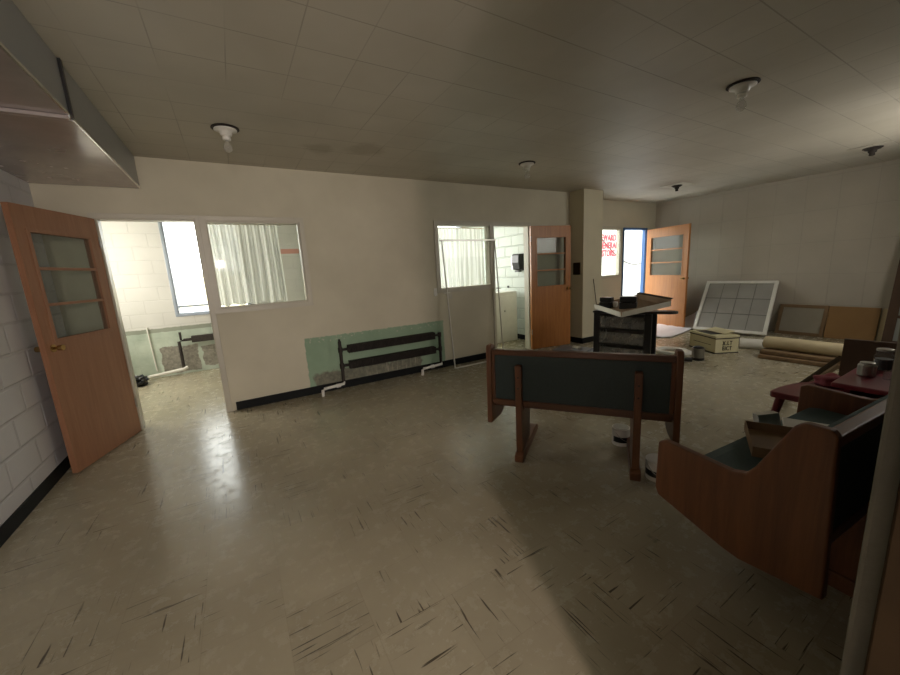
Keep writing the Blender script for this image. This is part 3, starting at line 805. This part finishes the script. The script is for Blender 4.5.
# red cloth, crumpled
m = MB(); bmesh.ops.create_icosphere(m.bm, subdivisions=4, radius=.085)
for v in m.bm.verts:
    p = v.co.copy(); v.co *= 1 + .16 * math.sin(p.x * 60) * math.sin(p.y * 47 + 1) + .10 * math.sin(p.z * 70 + p.x * 30)
    v.co.z = max(v.co.z * .55, -.03); v.co += Vector((3.60, .775, .484))
o = m.build('crumpled_cloth', simple('dusty_red_cloth', rgb(120, 52, 60), .9, .15, 20), smooth=True); tag(o, 'crumpled dusty red cloth beside the brown panel on the maroon table', 'cloth')
o = MB().pbox((4.557, 1.283, .0), (.03, .03, 0), (0, .0, .02), (-.61, -.475, .575)).build('wood_lath', 'jambwood'); tag(o, 'dark thin wooden lath leaning towards the brown panel behind the maroon table', 'lath')
o = MB().pbox((4.60, 1.24, .0), (.02, .03, 0), (0, 0, .02), (-.655, -.43, .515)).build('pale_lath', 'cardboard'); tag(o, 'pale thin wooden lath leaning beside the dark lath behind the maroon table', 'lath')

# ------------------------------------------------------------------ drawer unit with things on top
uc = Vector((.305, -.95, 0)).normalized(); ca = math.atan2(uc.y, uc.x)
CW, CD, CH = .76, .32, .69
oc = (4.455, 3.47)
ct = empty('drawer_unit', (oc[0], oc[1], 0), ca); tag(ct, 'black framed unit with clear plastic drawers behind the centre bench', 'drawer unit')
pw = .085
for x in (0, CW - pw):
    for y in (0, CD - .05): MB().box(x, x + pw, y, y + .05, 0, CH).build('post', 'black', ct, bevel=.008)
MB().box(-.01, CW + .01, -.015, CD + .01, CH + .001, CH + .03).build('top', 'black', ct, bevel=.01)
for z in (.02, .235, .455, .645):
    MB().box(pw + .001, CW - pw - .001, .003, CD - .01, z, z + .038).build('shelf_rail', 'black', ct, bevel=.003)
MB().box(pw + .001, CW - pw - .001, CD - .012, CD - .002, .06, .64).build('back_panel', simple('grey_back_panel', rgb(96, 88, 84), .8, .2, 20), ct)
dr_m = glass_mat('clear_drawer_plastic', (.70, .70, .68, 1), .35, .32, (.50, .48, .45, 1))
M['clear'] = dr_m
stuffm = simple('mixed_contents', rgb(176, 156, 148), .8, .45, 26)
M['contents'] = stuffm
for k, z in enumerate((.046, .262, .482)):
    hh = .155
    d = empty('drawer', (CW / 2, 0, z)); d.parent = ct
    hw = CW / 2 - pw - .008
    m = MB(); m.box(-hw, hw, -.004, 0, 0, hh); m.box(-hw, -hw + .004, 0, CD - .06, 0, hh); m.box(hw - .004, hw, 0, CD - .06, 0, hh); m.box(-hw, hw, 0, CD - .06, 0, .004); m.build('drawer_shell', 'clear', d)
    m = MB(); rn = random.Random(k + 2)
    for i in range(16):
        cx, cy, sz = rn.uniform(-hw + .05, hw - .05), rn.uniform(.04, CD - .12), rn.uniform(.025, .05)
        a = rn.uniform(0, 3); c, s_ = math.cos(a) * sz, math.sin(a) * sz
        m.pbox((cx, cy, .006), (c * .6, s_ * .6, 0), (-s_ * .6, c * .6, 0), (rn.uniform(-.01, .01), 0, rn.uniform(.04, .11)))
    o = m.build('drawer_contents', 'contents', d, bevel=.004); o['kind'] = 'stuff'

# shallow carton tray lying tilted on top
F = Vector((4.072, 2.765, .724)); Lc = Vector((4.472, 3.46, .750)); Rc = Vector((4.578, 2.458, .83)); Bc = Lc + Rc - F
tr = empty('carton_tray', F); tag(tr, 'large shallow cardboard box with pale sides lying open on the black drawer unit', 'carton')
l_, r2_, b_ = Lc - F, Rc - F, Bc - F; up = Vector((0, 0, .065)); Z0 = Vector((0, 0, 0))
MB().pbox(Z0, l_, r2_, (0, 0, .006)).build('tray_bottom', 'cardboard', tr)
nl = Vector((r2_.x, r2_.y, 0)).normalized(); nr = Vector((l_.x, l_.y, 0)).normalized()
MB().pbox(Z0 - nl * .008, l_, up - nl * .008, nl * .006).build('pale_side', 'cardwhite', tr)
MB().pbox(Z0 - nr * .008, r2_, up - nr * .008, nr * .006).build('pale_side', 'cardwhite', tr)
MB().pbox(l_, r2_, up * .9, nr * .006).build('back_flap', 'cardboard', tr)
MB().pbox(r2_, l_, up * 1.2, nl * .006).build('back_flap', 'cardboard', tr)
MB().pbox(r2_ + up * 1.2, l_, up * .2 + nl * .03, nl * .005 + Vector((0, 0, .006))).build('dark_flap', 'jambwood', tr)
# black slab sticking out right of the tray
def lid_slab():
    e = empty('black_tray_lid', (4.60, 2.72, .722), ca + .2); tag(e, 'black rounded plastic lid sticking out at the right of the drawer unit top', 'lid')
    m = MB(); pts = [(-.25, -.1)] + arc(.22, -.02, .09, -PI / 2, PI / 2, 8) + [(-.25, .1)]
    m.prism([(x, y, 0) for x, y in pts], (0, 0, .03)); m.build('lid_top', 'black', e, bevel=.006)
    MB().tube([(-.2, -.095, .016), (.2, -.105, .016)], .012, 8).build('rim', 'black', e)
lid_slab()


def tool_case(x, y, z, rz, s, label, name):
    e = empty(name, (x, y, z), rz); tag(e, label, 'case')
    w, d, h = s
    MB().box(-w / 2, w / 2, -d / 2, d / 2, 0, h * .55).build('case_body', 'black', e, bevel=.012, seg=3)
    MB().box(-w / 2 + .004, w / 2 - .004, -d / 2 + .004, d / 2 - .004, h * .56, h).build('case_lid', 'black', e, bevel=.014, seg=3)
    MB().tube([(-w * .2, -d / 2, h * .5), (-w * .2, -d / 2 - .015, h * .5), (w * .2, -d / 2 - .015, h * .5), (w * .2, -d / 2, h * .5)], .005, 8).build('handle', 'black', e)


tool_case(4.50, 3.29, .768, ca - .1, (.17, .12, .15), 'black case at the left corner of the pale cardboard tray', 'black_case')
tool_case(4.50, 2.96, .776, ca + .15, (.21, .16, .165), 'wider black case in the middle of the pale cardboard tray', 'black_case.001')
e = empty('paper_cup', (4.52, 3.17, .780)); tag(e, 'white cup standing between the two black cases', 'cup')
m = MB(); m.lathe([(.024, 0), (.033, .07), (.035, .075)]); m.build('cup_body', 'white', e, smooth=True)
m = MB(); m.tube([(.033, 0, .06), (.055, 0, .055), (.055, 0, .025), (.028, 0, .02)], .004, 8); m.build('handle', 'white', e)

# grey mat with a tray left of the unit
mt = empty('plastic_bin_lid', (4.66, 3.98, 0), ca); tag(mt, 'flat bluish grey plastic lid on the floor between column and drawer unit', 'lid')
MB().box(-.30, .30, -.22, .22, 0, .035).build('lid_plate', simple('blue_grey_plastic', rgb(98, 102, 112), .5, .1, 6), mt, bevel=.012)
MB().box(-.24, .24, -.16, .16, .036, .048).build('raised_centre', simple('blue_grey_plastic_top', rgb(112, 114, 120), .5, .1, 6), mt, bevel=.006)
o = MB().pbox((4.60, 3.86, .050), (.05, .16, .0), (.05, -.02, 0), (0, 0, .035)).build('white_brush', 'cardwhite', bevel=.006); tag(o, 'small white block lying on the bluish grey plastic lid', 'block')

# white toilet-seat like ring, lantern and small things
rg = empty('white_ring', (5.60, 2.95, 0)); tag(rg, 'white plastic seat ring lying on the floor right of the drawer unit', 'ring')
m = MB(); N = 36; pr = [(-.045, .0), (-.045, .03), (-.02, .045), (.02, .045), (.045, .03), (.045, 0)]; rings = []
for i in range(N):
    a = 2 * PI * i / N; c, s_ = math.cos(a), math.sin(a) * 1.25
    rings.append([m.bm.verts.new((c * (.17 + p), s_ * (.17 + p), z)) for p, z in pr])
for i in range(N):
    A, B = rings[i], rings[(i + 1) % N]
    for k in range(6): m.bm.faces.new((A[k], A[(k + 1) % 6], B[(k + 1) % 6], B[k]))
m.build('ring_body', 'white', rg, smooth=True)
MB().box(.16, .24, -.07, .07, .0, .035).build('hinge_block', 'white', rg, bevel=.008)
ln = empty('metal_can', (5.42, 2.50, 0), .4); tag(ln, 'small metal can with dark rim standing in front of the lettered carton', 'can')
m = MB(); m.lathe([(.07, 0), (.075, .008), (.075, .15), (.078, .156), (.078, .165)], seg=24); m.build('can_body', 'tin', ln)
m = MB(); m.lathe([(.066, .166), (.066, .176), (.04, .19)], seg=24); m.build('lid', 'black', ln)
m = MB(); m.lathe([(.0765, .0), (.0765, .035)], seg=24); m.build('dark_band', 'black', ln)
lt = empty('flashlight', (5.12, 2.54, .045), 2.3); tag(lt, 'black flashlight lying beside the small metal can on the floor', 'flashlight')
MB().tube([(-.10, 0, 0), (.04, 0, 0)], .03, 16).build('body', 'black', lt)
MB().tube([(.0401, 0, 0), (.10, 0, 0)], .032, 16, r2=.044).build('head', 'tin', lt)

# lettered carton
bo = (5.90, 2.50); ub = Vector((.78, -.45, 0)).normalized(); rb = math.atan2(ub.y, ub.x)
cbx = empty('lettered_carton', (bo[0], bo[1], 0), rb); tag(cbx, 'white cardboard carton with black lettering on the floor before the leaning frame', 'carton')
bw, bd, bh_ = .34, .56, .25
crm = simple('cream_carton', rgb(206, 198, 160), .7, .05, 6)
m = MB(); m.box(0, bw, 0, bd, 0, bh_); m.build('carton_body', crm, cbx, bevel=.004)
MB().box(-.006, bw + .006, -.006, bd + .006, bh_ - .035, bh_ - .022).build('dark_edge_line', 'iron', cbx)
MB().box(-.004, bw + .004, -.004, bd + .004, bh_ - .021, bh_ + .01).build('lid_edge', crm, cbx, bevel=.003)
MB().box(-.005, bw + .005, -.005, bd + .005, .0, .014).build('base_line', 'iron', cbx)
MB().pbox((.03, .14, bh_ + .011), (.16, 0, .0), (0, .34, .0), (0, 0, .004)).build('lid_opening_shade', 'black', cbx)  # black plate on the closed top, stands in for the shaded inside
MB().pbox((.20, .10, bh_ + .012), (.15, 0, .035), (0, .40, 0), (0, 0, .006)).build('lid_flap', crm, cbx)
MB().box(-.008, -.0055, .08, .46, .115, .122).build('side_print', 'iron', cbx)
blk = simple('black_print_ink', rgb(34, 32, 28), .7, .1, 10)
text_mesh('lettering', 'X.LT', .082, blk, cbx, (bw * .50, -.0045, .150), (PI / 2, 0, 0), .002, sx=.72, bold=.001, spacing=1.25)
text_mesh('lettering', 'EICT', .082, blk, cbx, (bw * .50, -.0045, .072), (PI / 2, 0, 0), .002, sx=.72, bold=.001, spacing=1.2)

# white plastic sheet behind, running up the wall by the door
m = MB(); n = 20; g = []
for j in range(9):
    row = []
    for i in range(n + 1):
        u = i / n; v = j / 8
        x = 6.55 + 1.62 * v + .08 * math.sin(u * 7) * (1 - v); y = 4.25 - .75 * u + .25 * v
        z = .010 + .012 * abs(math.sin(u * 11 + v * 4)) + max(0, (v - .74)) * 1.25 * max(0, min(1, u * 1.6 - .55))
        row.append(m.bm.verts.new((x, y, z)))
    g.append(row)
for a, b in zip(g, g[1:]):
    for i in range(n): m.bm.faces.new((a[i], a[i + 1], b[i + 1], b[i]))
o = m.build('plastic_sheet', simple('white_plastic_sheet', rgb(226, 222, 228), .35, .05, 4), smooth=True); tag(o, 'white plastic sheet spread on the floor in front of the far corner door', 'sheet')
sd = o.modifiers.new('thick', 'SOLIDIFY'); sd.thickness = .002

# leaning glazed frame
A = Vector((7.50, 3.58, .03)); ul = Vector((.10, -1.10, 0)); vl = Vector((.74, .14, .86))
gf = empty('glazed_frame', A); tag(gf, 'white framed grey screen panel leaning against the right wall', 'frame')
un, vn = ul.normalized(), vl.normalized(); nn = un.cross(vn).normalized()
if nn.x > 0: nn = -nn
U, V_ = ul.length, vl.length; w = .055; th = nn * .035
def fb(a0, a1, b0, b1, t=th, off=Vector((0, 0, 0))): return (un * a0 + vn * b0 + off, un * (a1 - a0), vn * (b1 - b0), t)
for a in ((0, w, 0, V_), (U - w, U, 0, V_)): MB().pbox(*fb(*a)).build('frame_side', 'white', gf, bevel=.004)
for a in ((w, U - w, 0, w), (w, U - w, V_ - w, V_)): MB().pbox(*fb(*a)).build('frame_rail', 'white', gf, bevel=.004)
MB().pbox(*fb(w, U - w, w, V_ - w, nn * .006, nn * .008)).build('screen_panel', simple('grey_screen_panel', rgb(150, 148, 142), .5, .08, 3), gf)
for k in (1, 2, 3): MB().pbox(*fb(w + (U - 2 * w) * k / 4 - .004, w + (U - 2 * w) * k / 4 + .004, w, V_ - w, nn * .004, nn * .0145)).build('grid_bar', M['greybar'], gf)
for k in (1, 2): MB().pbox(*fb(w, U - w, w + (V_ - 2 * w) * k / 3 - .004, w + (V_ - 2 * w) * k / 3 + .004, nn * .004, nn * .0145)).build('grid_bar', M['greybar'], gf)
# spiral sheet in front of the frame foot, and rolls
def roll(name, p0, p1, r, mat, label, cat='roll', turns=3):
    e = empty(name, p0); tag(e, label, cat); d = Vector(p1) - Vector(p0)
    MB().tube([(0, 0, 0), d], r, 28).build('outer_wrap', mat, e, bevel=.004)
    dn = d.normalized(); side = dn.cross(Vector((0, 0, 1))).normalized(); upv = side.cross(dn)
    m = MB(); pts = [side * (math.cos(t) * r * (.25 + .7 * t / (2 * PI * turns))) + upv * (math.sin(t) * r * (.25 + .7 * t / (2 * PI * turns))) - dn * .003 for t in [2 * PI * turns * i / 60 for i in range(61)]]
    m.tube(pts, .003, 5); m.build('spiral_edge', 'iron', e)
    return e


roll('sheet_roll', (6.53, 2.45, .075), (6.66, 2.10, .075), .075, 'white', 'white rolled sheet on the floor under the foot of the leaning frame')
pil = empty('folded_underlay', (6.22, 2.04, 0), math.atan2(-.95, .02)); tag(pil, 'brown folded underlay strip on the floor under the cream roll', 'underlay')
und = simple('brown_underlay', rgb(128, 104, 76), .85, .2, 14)
for k in range(2): MB().box(.0, 1.55, -.20 + .04 * k, .22 - .02 * k, .058 * k, .058 * k + .055).build('fold', und, pil, bevel=.012)
roll('sheet_roll.001', (6.24, 2.04, .198), (6.20, .55, .198), .083, 'cream', 'cream vinyl flooring roll lying on the brown underlay')

# boards along the right wall
def leaner(name, y0, y1, h, lean, mat, label, th=.02, framed=None, x=RX, cat='board', z=0.0, trapz=0.0):
    e = empty(name, (x - lean - th, (y0 + y1) / 2, z)); tag(e, label, cat); hy = (y1 - y0) / 2
    m = MB(); m.prism([(0, -hy, 0), (lean - .004, -hy + trapz, h), (lean - .004, hy + trapz, h), (0, hy, 0)], (th, 0, 0)); m.build('board', mat, e, bevel=.003)
    if framed:
        w = .05
        for a, b, c, d in ((-hy, -hy + w, 0, h), (hy - w, hy, 0, h), (-hy + w, hy - w, 0, w), (-hy + w, hy - w, h - w, h)):
            m = MB(); q0, q1 = lean * c / h, lean * d / h
            m.prism([(q0 - .018, a, c), (q1 - .022, a, d), (q1 - .022, b, d), (q0 - .018, b, c)], (.017, 0, 0)); m.build('frame_strip', framed, e, bevel=.002)
    return e


leaner('framed_board', 1.94, 2.56, .50, .16, simple('grey_board', rgb(150, 144, 130), .5, .08, 3), 'low grey board in a tan wooden frame leaning on the right wall', framed='cardboard')
leaner('brown_board', 1.375, 1.93, .50, .14, simple('brown_fibreboard', rgb(140, 106, 62), .7, .08, 3), 'plain brown board leaning on the right wall behind the cream roll', x=RX - .045)
leaner('cream_board', 1.29, 1.365, .49, .14, 'cream', 'narrow cream board leaning between the brown board and the dark door', x=RX - .02)
# dark door leaf with lights leaning by the right wall
ld = empty('leaning_door', (7.80, 1.25, 0)); tag(ld, 'dark brown glazed door leaning on the right wall at the edge of view', 'door')
U2 = Vector((0, -.80, 0)); V2 = Vector((.48, .0, 1.9)); u2n, v2n = U2.normalized(), V2.normalized(); n2n = u2n.cross(v2n).normalized()
if n2n.x > 0: n2n = -n2n
def lb(a0, a1, b0, b1, t=.035, off=0.0): return (u2n * a0 + v2n * b0 + n2n * off, u2n * (a1 - a0), v2n * (b1 - b0), n2n * t)
H2 = V2.length; W2 = U2.length
for a in ((0, .10, 0, H2), (W2 - .10, W2, 0, H2)): MB().pbox(*lb(*a)).build('door_stile', M['darkboard'], ld, bevel=.003)
for b in (0, .42, .62, .82, H2 - .1): MB().pbox(*lb(.10, W2 - .10, b, b + (.04 if 0 < b < H2 - .1 else .1))).build('door_rail', M['darkboard'], ld, bevel=.002)
MB().pbox(*lb(.10, W2 - .10, .1, H2 - .1, .006, .012)).build('pane', simple('frosted_pane', rgb(150, 156, 150), .3, .05, 3), ld)


# kinds that repeat share a group
for o in list(COL.objects):
    if o.parent is None:
        b = o.name.split('.')[0]
        g = {'ceiling_lamp': 'ceiling lamp fittings', 'bench': 'wooden benches with green upholstery', 'paint_can': 'white paint cans on the floor by the centre bench',
             'lace_curtain': 'lace curtains behind the partition windows', 'sheet_roll': 'rolls on the floor by the right wall', 'black_case': 'black cases in the cardboard tray'}.get(b)
        if g: o['group'] = g
